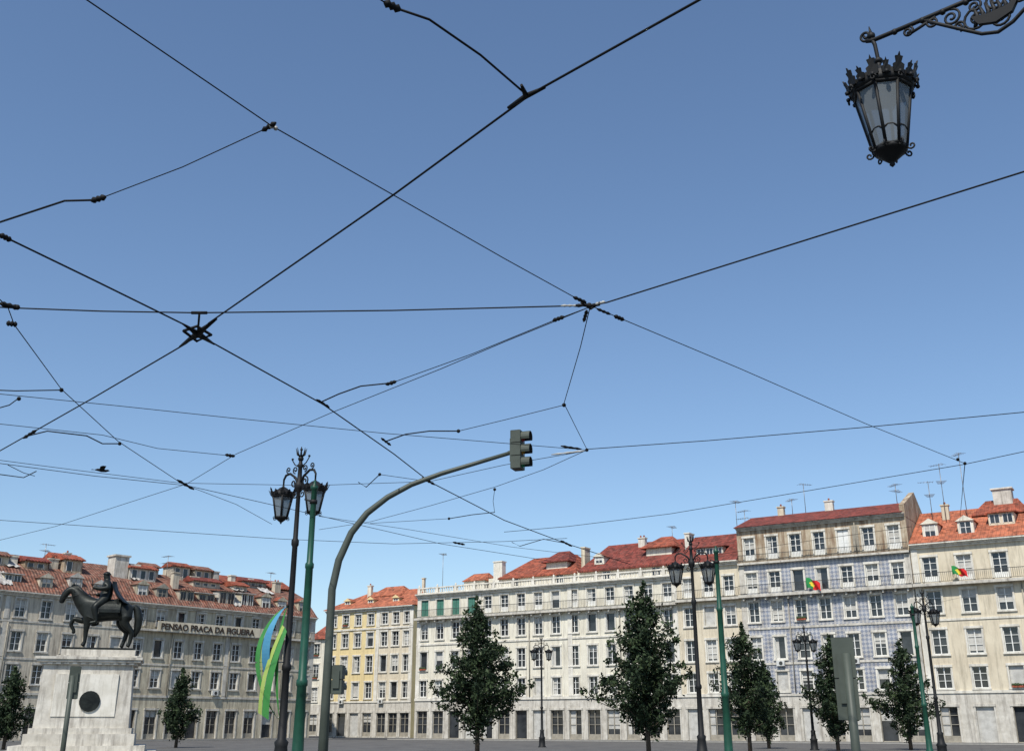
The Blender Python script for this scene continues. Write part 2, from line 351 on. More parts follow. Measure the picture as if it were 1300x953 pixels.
for x in (13,19.5,26,32.5):
    mb.quad(x-.5,x+.5,TA+.3,19.0,2.98,'glass')
    mb.box(x-.55,x-.48,2.92,2.99,TA+.3,19.0,'frame'); mb.box(x+.48,x+.55,2.92,2.99,TA+.3,19.0,'frame'); mb.box(x-.03,x+.03,2.93,2.985,TA+.3,19.0,'frame')
dormer(mb,24.8,3.4,20.0,1.3,.9,2.2,'cream','roof',R)
mb.obj('roof',eA)
mb=MB(); chimney(mb,10.4,3.4,18.1,21.3,1.3,.9,pots=0); chimney(mb,22.1,5,19,22.3,.5,1.4,'cream2',0); chimney(mb,29,7,21,23.2,.9,.6); chimney(mb,35.8,5.5,20,22.9,.6,1.4,pots=0); mb.obj('chimneys',eA)
# --- A2 : narrow cream house between
eA2=empty('apartment_building',(P0.x+uR.x*36.3,P0.y+uR.y*36.3,0),AR); mb=MB(); x0,x1=G,7.4; cs=cols(x0,x1,2.4,1.3)
shops(mb,x0,x1,4.6,cs,R)
facade(mb,x0,x1,[(4.6,7.7,4.95,6.9,1.1,cs,'cream2',{}),(7.7,11.3,8.15,10.35,1.15,cs,'cream2',{}),(11.3,14.7,11.85,13.85,1.15,cs,'cream2',{}),(14.7,18.6,14.95,17.05,1.15,cs,'cream2',dict(door=True))],R)
body(mb,x0,x1,14,18.6,'cream2'); mb.obj('walls',eA2)
mb=MB(); band(mb,x0,x1,4.5,4.8,.11); cornice(mb,x0+.1,x1-.1,18.6); mb.box(x0,x1,-.7,0,14.46,14.7,'stone'); mb.obj('trim',eA2)
mb=MB(); railing(mb,x0+.05,x1-.05,-.63,14.7); mb.obj('balcony_railing',eA2)
mb=MB(); mb.extr([(-.45,18.65),(6,22.6),(13,18.65),(13,18.62),(-.45,18.62)],x0,x1-.1,'roofd'); sheddormer(mb,3.6,1.4,19.4,3.2,1.1,2.4,'cream','roofd',R)
mb.obj('roof',eA2)
# --- B : azulejo building
R=random.Random(5)
TB=22.0
eB=empty('tiled_apartment_building',(P0.x+uR.x*43.7,P0.y+uR.y*43.7,0),AR); mb=MB(); x0,x1=G,18.1; cs=cols(x0,x1,2.62,1.35)
shops(mb,x0,x1,4.6,cs,R)
facade(mb,x0,x1,[(4.6,7.7,4.95,6.9,1.15,cs,'tile',{}),(7.7,11.3,8.15,10.4,1.15,cs,'tile',{}),(11.3,14.8,11.95,14.05,1.15,cs,'tile',{}),(14.8,18.2,14.95,17.15,1.2,cs,'tile',dict(door=True)),
  (18.2,TB,18.5,20.9,1.15,cs,'attic',dict(door=True,shut=('frame',.2)))],R)
body(mb,x0,x1,14,TB,'attic'); mb.obj('walls',eB)
mb=MB()
for z in (4.6,7.7,11.3): band(mb,x0,x1,z-.12,z+.1,.09,'stone')
for x in (x0+.3,x1-.3):
    for a,b in ((4.72,7.56),(7.82,11.16),(11.42,14.5),(14.95,17.9)): mb.box(x-.29,x+.29,-.1,.008,a,b,'stone')
mb.box(x0,x1,-.8,0,14.5,14.8,'stone'); mb.box(x0,x1,-.45,0,18.0,18.2,'stone'); cornice(mb,x0+.1,x1-.1,TB,'stone',.8)
for i in range(15): x=x0+.5+i*(x1-1)/14; mb.box(x-.08,x+.08,-.62,-.005,14.2,14.49,'stone')
pipe(mb,cs[1]+1.3,4.8,14.4); pipe(mb,cs[4]+1.3,18.3,21.5)
for i in range(len(cs)-1):
    xm=(cs[i]+cs[i+1])/2
    if i%2==0: mb.box(xm-.3,xm+.3,-.05,.006,18.5,21.2,'frameb' if i==4 else 'attic')
mb.obj('trim',eB)
mb=MB(); railing(mb,x0+.05,x1-.05,-.73,14.8,1.0,.16); railing(mb,x0+.05,x1-.05,-.4,18.2,.85,.16); mb.obj('balcony_railing',eB)
mb=MB(); mb.extr([(-.6,TB+.07),(5.5,TB+2.1),(13.5,TB+.07),(13.5,TB+.04),(-.6,TB+.04)],x0-.1,x1-.2,'roofd'); mb.obj('roof',eB)
mb=MB(); mb.box(x1-.5,x1+.02,-.02,9,TB-.3,TB+.9,'attic'); mb.extr([(-.05,TB+.9),(5.5,TB+3.1),(9.2,TB+.9)],x1-.5,x1+.02,'attic'); chimney(mb,9,5.5,23.2,25.0,.9,.6,pots=1); chimney(mb,3.5,5.5,23.2,24.9,.7,.6,'cream2',1); mb.obj('gable_and_chimneys',eB)
# --- C : beige building with dormers
R=random.Random(9)
eC=empty('apartment_building',(P0.x+uR.x*61.85,P0.y+uR.y*61.85,0),AR); mb=MB(); x0,x1=G,26; cs=cols(x0,x1,3.35,1.7)
shops(mb,x0,x1,4.6,cs,R)
facade(mb,x0,x1,[(4.6,7.7,4.95,6.9,1.3,cs,'cream2',{}),(7.7,11.3,8.1,10.4,1.35,cs,'cream2',{}),(11.3,14.8,11.95,14.1,1.35,cs,'cream2',{}),(14.8,18.7,14.95,17.4,1.35,cs,'cream2',dict(door=True))],R)
body(mb,x0,x1,14,18.7,'cream2'); mb.obj('walls',eC)
mb=MB(); band(mb,x0,x1,4.5,4.75,.1); band(mb,x0,x1,11.2,11.4,.08); cornice(mb,x0+.1,x1,18.7); mb.box(x0,x1,-.8,0,14.52,14.8,'stone')
for x in (x0+.35,13.2,x1-.35):
    for a,b in ((4.76,11.18),(11.42,14.5),(14.82,18.2)): mb.box(x-.3,x+.3,-.09,.008,a,b,'white')
pipe(mb,cs[2]+1.6,4.8,14.4)
mb.obj('trim',eC)
mb=MB(); railing(mb,x0+.05,x1-.05,-.73,14.8,1.0,.18); mb.obj('balcony_railing',eC)
mb=MB(); mb.extr([(-.6,18.77),(7,23.0),(14,18.77),(14,18.74),(-.6,18.74)],x0+.02,x1,'roof2')
dormer(mb,2.0,.9,19.35,1.5,1.45,2.6,'cream','roof2',R); dormer(mb,5.4,.9,19.35,1.5,1.45,2.6,'cream','roof2',R); sheddormer(mb,8.6,2.2,20.3,2.4,1.2,2.6,'cream2','roof',R); dormer(mb,12.4,.9,19.35,1.5,1.45,2.6,'cream','roof2',R)
for x in (15.8,19,22): dormer(mb,x,1.2,19.35,1.5,1.35,2.6,'cream','roof2',R)
mb.extr([(4.5,21.9),(7.2,23.7),(10,21.9),(10,21.8),(4.5,21.8)],5.5,11,'roof',[0,1.2,0,0,0])
mb.obj('roof',eC)
mb=MB(); mb.box(7.6,9.4,6.2,7.6,22.5,24.6,'stone'); mb.box(7.45,9.55,6.05,7.75,24.6,24.75,'white'); chimney(mb,3.0,5,21,23.2,.7,.6,'cream2',1); chimney(mb,14,5.4,21.8,23.9,1.4,.7); mb.obj('chimneys',eC)
# --- D continues off to the right
eD=empty('apartment_building',(P0.x+uR.x*87.9,P0.y+uR.y*87.9,0),AR); mb=MB(); x0,x1=G,22; cs=cols(x0,x1,3.0,1.5)
shops(mb,x0,x1,4.6,cs,R); facade(mb,x0,x1,[(4.6,7.7,4.95,6.9,1.3,cs,'cream',{}),(7.7,11.3,8.1,10.4,1.35,cs,'cream',{}),(11.3,15,11.95,14.1,1.35,cs,'cream',{}),(15,18.4,15.4,17.4,1.35,cs,'cream',{})],R)
body(mb,x0,x1,14,18.4,'cream'); cornice(mb,x0,x1,18.4); mb.extr([(-.5,18.47),(7,22.3),(14,18.47),(14,18.44),(-.5,18.44)],x0,x1,'roof'); mb.obj('walls',eD)

# --- Left row
def oldhouse(name,t0,t1,wall,roof,seed,sp,frame,rb=20.4,trim='stone',bal=False,dsp=3.3):
    R=random.Random(seed); e=empty(name,(L0.x+uL.x*t0,L0.y+uL.y*t0,0),AL); mb=MB(); x0,x1=G,t1-t0; cs=cols(x0,x1,sp,1.4)
    shops(mb,x0,x1,4.8,cs,R,wall,1.5)
    o=dict(frame=frame,trim=trim)
    facade(mb,x0,x1,[(4.8,8.4,5.8,7.8,1.15,cs,wall,o),(8.4,12.0,9.2,11.2,1.15,cs,wall,o),(12.0,15.3,12.7,14.6,1.15,cs,wall,dict(frame=frame,trim=trim,door=bal))],R)
    body(mb,x0,x1,13,15.3,wall); mb.obj('walls',e)
    mb=MB(); band(mb,x0,x1,4.7,4.95,.1,trim); band(mb,x0,x1,8.3,8.5,.06,trim); cornice(mb,x0+.08,x1-.08,15.3,trim)
    for x in (x0+.35,(x0+x1)/2,x1-.35): mb.box(x-.28,x+.28,-.08,.007,5,8.25,trim); mb.box(x-.28,x+.28,-.08,.007,8.55,12.1,trim); mb.box(x-.28,x+.28,-.08,.007,12.45,14.8,trim)
    for i in range(1,len(cs)-1,3): pipe(mb,(cs[i]+cs[i+1])/2+.3,4.9,12.1)
    if bal: mb.box(x0,x1,-.7,0,12.14,12.36,trim)
    else: band(mb,x0,x1,12.15,12.35,.06,trim)
    mb.obj('trim',e)
    if bal:
        mb=MB(); railing(mb,x0+.05,x1-.05,-.62,12.36,.95,.18); mb.obj('balcony_railing',e)
    mb=MB(); mb.extr([(-.45,15.36),(2.4,18.0),(6.8,rb),(12,15.36),(12,15.34),(-.45,15.34)],x0,x1-.05,roof)
    x=x0+1.6
    while x<x1-1.4:
        if R.random()<.62: dormer(mb,x,R.uniform(.3,.8),15.75+R.uniform(-.1,.25),1.35+R.uniform(-.1,.4),1.4+R.uniform(-.15,.35),2.4,R.choice(['grey','stone','frameb','grey2']),R.choice([roof,roof,'roof']),R,R.choice(['frame','frameb']))
        else: sheddormer(mb,x,R.uniform(.3,.8),15.7,R.uniform(1.6,2.4),R.uniform(1.4,2.0),2.4,R.choice(['grey','stone','grey2']),R.choice([roof,'roofd','tarp']),R,R.choice(['frame','frameb']))
        x+=dsp*R.uniform(.85,1.15)
    for row in range(2):
        x=x0+1
        while x<x1-4:
            w=R.uniform(1.3,4.0); h=R.uniform(.4,1.4)
            if R.random()<.75:
                yy=3.0+row*2.2; zb=17.6+row*1.0
                mb.box(x,x+w,yy,yy+2.4,zb,zb+.9+h,R.choice(['grey','stone','grey2','frameb','attic'])); mb.extr([(yy-.35,zb+.9+h),(yy+1.2,zb+1.5+h),(yy+2.7,zb+.9+h),(yy+2.7,zb+.8+h),(yy-.35,zb+.8+h)],x-.2,x+w+.2,R.choice([roof,roof,'roofd','roofo','roof']))
                q=x+.35
                while q<x+w-.8: mb.quad(q,q+.6,zb+.9,zb+.6+h,yy-.012,'glass'); mb.box(q-.05,q,yy-.04,yy-.001,zb+.85,zb+.65+h,'frame'); mb.box(q+.6,q+.65,yy-.04,yy-.001,zb+.85,zb+.65+h,'frame'); q+=1.15
            x+=w+R.uniform(.4,2.2)
    mb.obj('roof',e)
    mb=MB()
    for i in range(int((x1-x0)/3.2)):
        x=x0+1+i*3.2+R.uniform(-1,1); y=R.uniform(1.6,6.5); zt=17.6+y*.38+R.uniform(.3,1.2); chimney(mb,x,y,16.4,zt,R.uniform(.5,1.4),R.uniform(.5,.8),R.choice(['stone','cream','grey','attic']),R.choice([0,1,2]))
    mb.obj('chimneys',e)
    mb=MB()
    for i in range(int((x1-x0)/6)):
        x=R.uniform(x0+1,x1-3); w=R.uniform(.6,1.8); nx=6; sh=R.uniform(-.6,.6); lo=R.random()<.5
        def pt(i,j):
            t=j/4*.7
            if lo: y=.1+2.2*t; z=15.85+2.1*t+.16
            else: y=2.5+3.2*t; z=18.1+(rb-18)*.73*t+.2
            return (x+w*i/nx+sh*t,y,z+.1*math.sin(i*2.1+j*1.3+x))
        for a in range(nx):
            for b in range(4):
                mb.face([pt(a,b),pt(a+1,b),pt(a+1,b+1),pt(a,b+1)],'tarp',True)
    mb.obj('roof_sheeting',e)
    return e
oldhouse('old_townhouse',-45,-14,'grey','roofo',21,3.0,'frame')
oldhouse('old_townhouse',-14,14.8,'grey','roofo',33,3.0,'frame',20.2)
eL2=oldhouse('old_townhouse',14.8,42.3,'grey2','roofo',45,2.75,'frame',19.8,'stone',True,3.0)
mb=MB(); mb.box(-.9,.9,3.2,5.0,16.5,20.9,'stone'); mb.box(-1.05,1.05,3.05,5.15,20.9,21.1,'stone'); mb.box(1.2,2.6,3.3,4.5,17,20.2,'cream'); mb.obj('party_wall_chimney',eL2)
mb=MB(); mb.box(12,27,5.6,6.0,18,19.7,'roofo'); mb.extr([(5.2,19.5),(8,20.8),(8,20.7),(5.2,19.4)],14,27.4,'roof'); mb.obj('upper_roof',eL2)
# painted board with raised lettering on the balcony front
mb=MB(); mb.box(3.4,19.6,-.72,-.66,12.2,13.35,'cream2'); mb.obj('sign_board',eL2)
tcv=bpy.data.curves.new('sign_lettering','FONT'); tcv.body='PENSAO PRACA DA FIGUEIRA'; tcv.size=1.0; tcv.extrude=.03; tcv.offset=.02
to=bpy.data.objects.new('sign_lettering',tcv); COL.objects.link(to); to.parent=eL2; to.location=(3.8,-.76,12.42); to.rotation_euler=(math.pi/2,0,0); tcv.materials.append(M['signp'])

# --- Yellow corner building
R=random.Random(3)
YO=Vector((-14.2,158)); tW=16.6; o=YO-uR*tW
eY=empty('yellow_corner_building',(o.x,o.y,0),AR); mb=MB()
x0,x1=0,10.2; cs=cols(x0,x1,2.6,1.5)
fl=lambda c,k:[(4.8,8.4,5.3,7.5,1.2,c,k,{}),(8.4,12,8.9,11.2,1.2,c,k,{}),(12,15.2,12.5,14.5,1.2,c,k,{}),(15.2,18,15.6,17.2,1.15,c,k,{})]
shops(mb,x0,x1,4.8,cs,R); facade(mb,x0,x1,fl(cs,'yellow'),R)
c2=cols(x1,tW,2.0,1.1); shops(mb,x1,tW,4.8,c2,R); facade(mb,x1,tW,fl(c2,'cream2'),R)
body(mb,0,tW,14,18,'yellow'); mb.obj('walls',eY)
mb=MB(); cornice(mb,0,tW,18.0); band(mb,0,tW,4.7,4.95,.1); band(mb,0,tW,14.9,15.15,.15)
for x in (.35,x1-.1,tW-.35):
    mb.box(x-.32,x+.32,-.1,.008,4.97,14.85,'white'); mb.box(x-.32,x+.32,-.1,.008,15.2,17.5,'white')
mb.obj('trim',eY)
mb=MB(); mb.extr([(-.6,18.07),(6,21.2),(13.5,18.07),(13.5,18.04),(-.6,18.04)],-.3,tW+.3,'roof2',[0,4,0,0,0]); 
mb.extr([(3.5,20.2),(6,21.8),(8.5,20.2),(8.5,20.1),(3.5,20.1)],5,11.5,'roof2',[0,1.5,0,0,0])
for x in (3,7.5,12.3): dormer(mb,x,1.2,18.5,1.2,.9,2.2,'yellow','roof2',R)
chimney(mb,5,4,20,21.8,.7,.5,'cream',1); chimney(mb,13.6,6.2,20.5,22.6,.4,.4,'cream2',0); mb.obj('roof',eY)
# --- further block closing the side street
eF=empty('far_townhouse',(-34,186,0),math.radians(-25)); mb=MB(); cs=cols(0,40,2.8,1.4); shops(mb,0,40,4.8,cs,R); facade(mb,0,40,[(4.8,8.4,5.3,7.5,1.2,cs,'cream',{}),(8.4,12,8.9,11.2,1.2,cs,'cream',{}),(12,15.2,12.5,14.5,1.2,cs,'cream',{})],R); body(mb,0,40,12,15.2,'cream'); mb.obj('walls',eF)
mb=MB(); mb.extr([(-.5,15.25),(6,18.5),(12.5,15.25),(12.5,15.22),(-.5,15.22)],-.3,40.3,'roof'); mb.obj('roof',eF)

# ------------------------------------------------------------ flags on balconies
def flag(e_off,x,z,w=1.7,h=1.1,y=-.86):
    e=empty('national_flag',(P0.x+uR.x*e_off,P0.y+uR.y*e_off,0),AR); mb=MB(); nx,nz=14,7
    def pt(i,j):
        u=i/nx; v=j/nz; return (x+w*u*.92-.1*v*u, y-.16*math.sin(u*8+v*2.5)-.05, z+h*v*(1-.25*u)-.35*u*u+.08*math.sin(u*9))
    for i in range(nx):
        for j in range(nz):
            u=(i+.5)/nx; v=(j+.5)/nz
            k='fgreen' if u<.4 else 'red'
            if math.hypot((u-.4)*w,(v-.5)*h)<.25: k='fyel'
            mb.face([pt(i,j),pt(i+1,j),pt(i+1,j+1),pt(i,j+1)],k,True)
    mb.obj('cloth',e); mb=MB(); mb.tube([(x,y+.2,z-.2),(x-.02,y-.1,z+h+.15)],.02,'metal',6); mb.obj('pole',e)
flag(43.7,7.6,15.0,1.6); flag(61.85,3.9,15.4,1.5,.85)

# ------------------------------------------------------------ antennas
def antenna(base,H,seed,n=6):
    R=random.Random(seed); mb=MB(); b=Vector(base); mb.tube([b,b+Vector((0,0,H))],.035,'metal',6)
    for q in range(R.choice([1,2])):
        z=H*(1-.28*q)-.1; a=R.uniform(0,3); d=Vector((math.cos(a),math.sin(a),0)); c=b+Vector((0,0,z)); mb.tube([c-d*.5,c+d*1.0],.02,'metal',5)
        p=Vector((-d.y,d.x,0))
        for i in range(n):
            cc=c-d*.5+d*(1.5*i/(n-1)); L=.55-.05*i; mb.tube([cc-p*L,cc+p*L],.015,'metal',4)
    mb.obj('tv_antenna')
def rw(t,y,z): return (P0.x+uR.x*t+iR.x*y,P0.y+uR.y*t+iR.y*y,z)
def lw(t,y,z): return (L0.x+uL.x*t+iL.x*y,L0.y+uL.y*t+iL.y*y,z)
for i,(b,h) in enumerate([(rw(65,4,21),6.5),(rw(67,4.5,21),7.5),(rw(50,5.5,23.8),3.6),(rw(48.5,5.5,23.8),2.0),(rw(42,5,22),4.2),(rw(43,5,22),3.0),(rw(1,4,17.5),5.8),(rw(63.5,5,21),5),(rw(33,7,22),2.4),(rw(60,5.5,23.8),2.4),(lw(38,5,18),3.5),(lw(22,5,19),3.0),(lw(6,5,19),2.6)]):
    antenna(b,h,i)

# ------------------------------------------------------------ lanterns / lamps
def spiral(mb,c,d,r0,turns,th,k='iron',start=0,flip=1,n=22,up=Vector((0,0,1))):
    pts=[]
    for i in range(n+1):
        t=i/n; a=start+flip*turns*2*math.pi*t; r=r0*(1-.82*t)
        pts.append(Vector(c)+Vector(d)*(r*math.cos(a))+up*(r*math.sin(a)))
    mb.tube(pts,th,k,6)
def lantern(mb,c,h,Rr,n=8,rot=0,fine=False):
    c=Vector(c); F=lambda f:f*h
    mb.lathe(c,[(.005,0),(.05*Rr+.01,F(.02)),(.02,F(.04)),(.09*Rr+.01,F(.05)),(.22*Rr,F(.075)),(.44*Rr,F(.13)),(.5*Rr,F(.14)),(.52*Rr,F(.165)),(.48*Rr,F(.175))],'iron',n*2 if fine else n,rot)
    lo=[c+Vector((.5*Rr*math.cos(rot+2*math.pi*j/n),.5*Rr*math.sin(rot+2*math.pi*j/n),F(.165))) for j in range(n)]
    hi=[c+Vector((.86*Rr*math.cos(rot+2*math.pi*j/n),.86*Rr*math.sin(rot+2*math.pi*j/n),F(.72))) for j in range(n)]
    bt=.014 if fine else .024
    for j in range(n):
        q=(j+1)%n; mb.face([lo[j],lo[q],hi[q],hi[j]],'lglass'); mb.tube([lo[j],hi[j]],bt,'iron',6); mb.tube([lo[j],lo[q]],bt*1.1,'iron',5); mb.tube([hi[j],hi[q]],bt*1.5,'iron',5)
        a=rot+2*math.pi*j/n; o=Vector((math.cos(a),math.sin(a),0))
        spiral(mb,lo[j]+o*.035+Vector((0,0,-.01)),o,.035*(1 if fine else 1.3),1.1,.008,start=math.pi,flip=1,n=10)
        if fine:
            A=lo[j]*.76+hi[j]*.24; B=lo[q]*.76+hi[q]*.24
            mid=A.lerp(B,.5); mid.z+=.035
            mb.tube([A,A.lerp(mid,.6)+Vector((0,0,.012)),mid,B.lerp(mid,.6)+Vector((0,0,.012)),B],bt*.7,'iron',5)
    mb.lathe(c,[(.84*Rr,F(.715)),(.93*Rr,F(.73)),(.98*Rr,F(.765)),(.92*Rr,F(.785)),(.95*Rr,F(.81)),(.74*Rr,F(.86)),(.45*Rr,F(.91)),(.34*Rr,F(.945)),(.16*Rr,F(.975)),(.06*Rr,F(1.0)),(.09*Rr,F(1.02)),(.03*Rr,F(1.05))],'iron',n*2,rot)
    m=n*2
    for j in range(m):
        a=rot+2*math.pi*j/m; o=Vector((math.cos(a),math.sin(a),0)); t=Vector((-o.y,o.x,0)); b=c+o*(.95*Rr)+Vector((0,0,F(.76)))
        big=j%2==0; hh=F(.175) if big else F(.12); w=.17*Rr if big else .13*Rr
        def L(off):
            return [b+off-t*w*.9,b+off-t*w*1.1+o*.05*Rr+Vector((0,0,hh*.4)),b+off-t*w*.5+o*.06*Rr+Vector((0,0,hh*.5)),b+off-t*w*.75+o*.12*Rr+Vector((0,0,hh*.78)),b+off-t*w*.25+o*.12*Rr+Vector((0,0,hh*.8)),b+off+o*.17*Rr+Vector((0,0,hh)),b+off+t*w*.25+o*.12*Rr+Vector((0,0,hh*.8)),b+off+t*w*.75+o*.12*Rr+Vector((0,0,hh*.78)),b+off+t*w*.5+o*.06*Rr+Vector((0,0,hh*.5)),b+off+t*w*1.1+o*.05*Rr+Vector((0,0,hh*.4)),b+off+t*w*.9]
        l1=L(Vector((0,0,0))); l2=L(o*.014)
        mb.face(l1,'iron'); mb.face(l2[::-1],'iron')
        for q in range(len(l1)): mb.face([l1[q],l1[(q+1)%11],l2[(q+1)%11],l2[q]],'iron')
        if fine:
            mb.ball(b+o*.03+Vector((0,0,-.005)),.02,'iron',6)
            if big: spiral(mb,b+o*.03+Vector((0,0,-.035)),t,.03,1.2,.007,n=10)
def twin_lamp(px,py,rot,H=8.0):
    d=ray(px,py); p=ony(px,py,(H-EZ)*d.y/d.z)
    e=empty('street_lamp',(p.x,p.y,0),rot); mb=MB()
    mb.lathe((0,0,0),[(.30,0),(.30,.18),(.24,.22),(.22,.7),(.26,.78),(.18,.86),(.14,1.2),(.16,1.3),(.10,1.36),(.08,2.8),(.11,2.84),(.11,2.92),(.075,2.98),(.065,5.6),(.09,5.65),(.09,5.75),(.06,5.8),(.05,6.9),(.11,6.98),(.12,7.1),(.06,7.16),(.05,7.5),(.09,7.55),(.05,7.6),(.03,7.75)],'iron',12)
    mb.obj('post',e); mb=MB()
    for sgn in (-1,1):
        D=Vector((sgn,0,0))
        mb.tube([(0,0,7.05),(sgn*.15,0,7.28),(sgn*.35,0,7.4),(sgn*.5,0,7.38),(sgn*.57,0,7.28),(sgn*.57,0,7.15)],[.035,.03,.03,.03,.025,.02],'iron',8)
        spiral(mb,(sgn*.2,0,7.15),D,.12,1.4,.018,start=1.57,flip=-sgn); spiral(mb,(sgn*.17,0,7.47),D,.09,1.3,.016,start=-1.57); spiral(mb,(sgn*.42,0,7.5),D,.08,1.3,.015,start=-1.57)
        spiral(mb,(sgn*.13,0,6.85),D,.1,1.3,.016,start=1.57); mb.tube([(0,0,7.5),(sgn*.2,0,7.6),(sgn*.3,0,7.72)],.014,'iron',6); mb.ball((sgn*.3,0,7.75),.03,'iron')
    mb.ball((0,0,7.72),.07,'iron')
    for j in range(8):
        a=j*math.pi/4; o=Vector((math.cos(a),math.sin(a),0)); mb.tube([Vector((0,0,7.76)),o*.09+Vector((0,0,7.82)),o*.13+Vector((0,0,7.98))],[.02,.018,.006],'iron',5)
    mb.ball((0,0,7.95),.035,'iron'); mb.tube([(0,0,7.7),(0,0,8.02)],.012,'iron',5)
    mb.obj('scroll_arms',e)
    for sgn in (-1,1):
        mb=MB(); lantern(mb,(sgn*.57,0,6.2),.92,.30,6,.3); mb.obj('lantern',e)
    return e
lamp1=twin_lamp(383,568,math.radians(-38))
twin_lamp(876,680,math.radians(-15)); twin_lamp(1170,748,math.radians(20)); twin_lamp(687,808,math.radians(5)); twin_lamp(1020,793,math.radians(10))

def mast(px,py,z=6.5):
    p=onz(px,py,z); e=empty('wire_mast',(p.x,p.y,0)); mb=MB()
    mb.lathe((0,0,0),[(.18,0),(.18,.6),(.13,.7),(.10,2.4),(.12,2.42),(.12,2.52),(.09,2.56),(.08,4.8),(.095,4.82),(.095,4.9),(.068,4.94),(.062,z),(.085,z+.02),(.085,z+.08),(.03,z+.14),(.02,z+.22)],'gpole',14)
    mb.obj('post',e); mb=MB(); mb.lathe((0,0,z-.3),[(.085,0),(.085,.08)],'iron',12); mb.tube([(0,0,z-.26),(-.2,0,z-.2)],.02,'iron',6); mb.obj('collar',e)
mast(399,622); mast(909,702); mast(1158,772)

# banner on first lamp
bp=lamp1.location
e=empty('festival_banner',(bp.x,bp.y,0),math.radians(-10))
def bz(py): return ony(370,py,bp.y).z
def strip(mb,A,B,k,y,bul=.12):
    for i in range(len(A)-1):
        f=lambda i:y-bul*math.sin(math.pi*i/(len(A)-1))
        mb.face([(A[i][0],f(i),A[i][1]),(B[i][0],f(i)-.03,B[i][1]),(B[i+1][0],f(i+1)-.03,B[i+1][1]),(A[i+1][0],f(i+1),A[i+1][1])],k,True)
z1=bz(768); z0=bz(915); N=28
def cl(t,w): return -w*(math.sin(math.pi*t**.85)**.75 if 0<t<1 else 0)
def xz(t,w,dx=0): return (-.03+dx+cl(t,w), z1+(z0-z1)*t)
ts=[i/N for i in range(N+1)]
mb=MB()
strip(mb,[xz(t,.68) for t in ts],[xz(t,.56) for t in ts],'bgreen',-.02)
strip(mb,[xz(t,.55) for t in ts],[xz(t,.51) for t in ts],'byel',-.03)
strip(mb,[xz(t,.50) for t in ts[:19]],[xz(t,.30) for t in ts[:19]],'bblue',-.05,.2)
strip(mb,[xz(t,.20) for t in ts],[xz(t,.10) for t in ts],'bgreen',-.06,.08)
strip(mb,[(-.12-.42*math.sin(t*1.6),z1-.45-1.9*t) for t in ts],[(-.05-.39*math.sin(t*1.6),z1-.50-1.9*t) for t in ts],'byel',-.14,.08)
strip(mb,[(-.05-.39*math.sin(t*1.6)+.004,z1-.50-1.9*t) for t in ts],[(.02-.28*math.sin(t*1.6),z1-.6-1.9*t) for t in ts],'bgreen',-.16,.08)
mb.obj('cloth',e); mb=MB()
for t in (.02,.5,.97): mb.tube([(0,0,z1+(z0-z1)*t),(xz(t,.68)[0],-.05-.1*math.sin(math.pi*t),z1+(z0-z1)*t)],.012,'metal',5)
mb.obj('bracket',e)

# ------------------------------------------------------------ ornate hanging lantern on bracket
hk=ony(1107,52,7.8); bd=Vector((.75,-.66,0)).normalized()
e=empty('hanging_lantern',(0,0,0)); mb=MB()
def bq(a,b): return hk+bd*a+Vector((0,0,b))
bot=ony(1124,212,7.8); hgt=(ony(1112,84,7.8).z-bot.z)
lantern(mb,(hk.x+.03,hk.y,bot.z),hgt,.272,8,.2,True); mb.obj('lantern',e)
mb=MB(); mb.tube([(hk.x+.03,hk.y,bot.z+hgt),(hk.x+.03,hk.y,bot.z+hgt+.08),bq(.02,-.05),bq(0,.02)],.018,'iron',8)
mb.ball((hk.x+.03,hk.y,bot.z+hgt+.05),.04,'iron',10,.8); mb.ball(bq(0,.05),.035,'iron',8); mb.tube([bq(0,.05),bq(-.01,.15)],[.02,.004],'iron',6); mb.obj('hook',e)
mb=MB()
mb.tube([bq(-.05,.02),bq(0,.0),bq(.3,.0),bq(2.2,.02)],.02,'iron',8)
spiral(mb,bq(-.05,.07),bd,.05,1.4,.012,start=-1.57,flip=-1)
mb.tube([bq(.44,-.0),bq(.55,-.09),bq(.70,-.21),bq(.88,-.35),bq(1.0,-.39),bq(1.12,-.35),bq(1.3,-.22),bq(1.5,-.3),bq(2.2,-.9)],.016,'iron',8)
mb.tube([bq(.30,-.09),bq(.42,-.06),bq(.55,-.02)],.013,'iron',6)
for a,b,r,st,fl in ((.31,-.055,.05,1.57,-1),(.52,-.06,.055,1.57,1),(.67,-.09,.08,1.57,-1),(.72,-.20,.05,-1.57,1),(.86,-.2,.11,1.57,1),(.86,-.07,.06,1.57,-1),(1.03,-.27,.09,1.57,-1),(1.03,-.1,.09,1.57,1),(1.2,-.12,.1,1.57,-1),(1.42,-.14,.12,1.57,1),(1.7,-.25,.18,1.57,1)):
    spiral(mb,bq(a,b),bd,r,1.6,.011,start=st,flip=fl)
for a in (.2,.44,.61,.8,1.0,1.2): mb.ball(bq(a,-.005),.028,'iron',8)
hull=[(.82,-.17),(.87,-.26),(1.0,-.30),(1.13,-.26),(1.2,-.15),(1.1,-.19),(.95,-.2)]
pd=Vector((bd.y,-bd.x,0))*.02
h1=[bq(a,b)+pd for a,b in hull]; h2=[bq(a,b)-pd for a,b in hull]; mb.face(h1,'iron'); mb.face(h2[::-1],'iron')
for q in range(len(hull)): mb.face([h1[q],h1[(q+1)%7],h2[(q+1)%7],h2[q]],'iron')
for i in range(8):
    a=.84+i*.045; mb.tube([bq(a,-.27+.01*i),bq(a+.03,-.17),bq(a+.01,-.08)],[.016,.02,.008],'iron',6)
mb.obj('scroll_bracket',e)
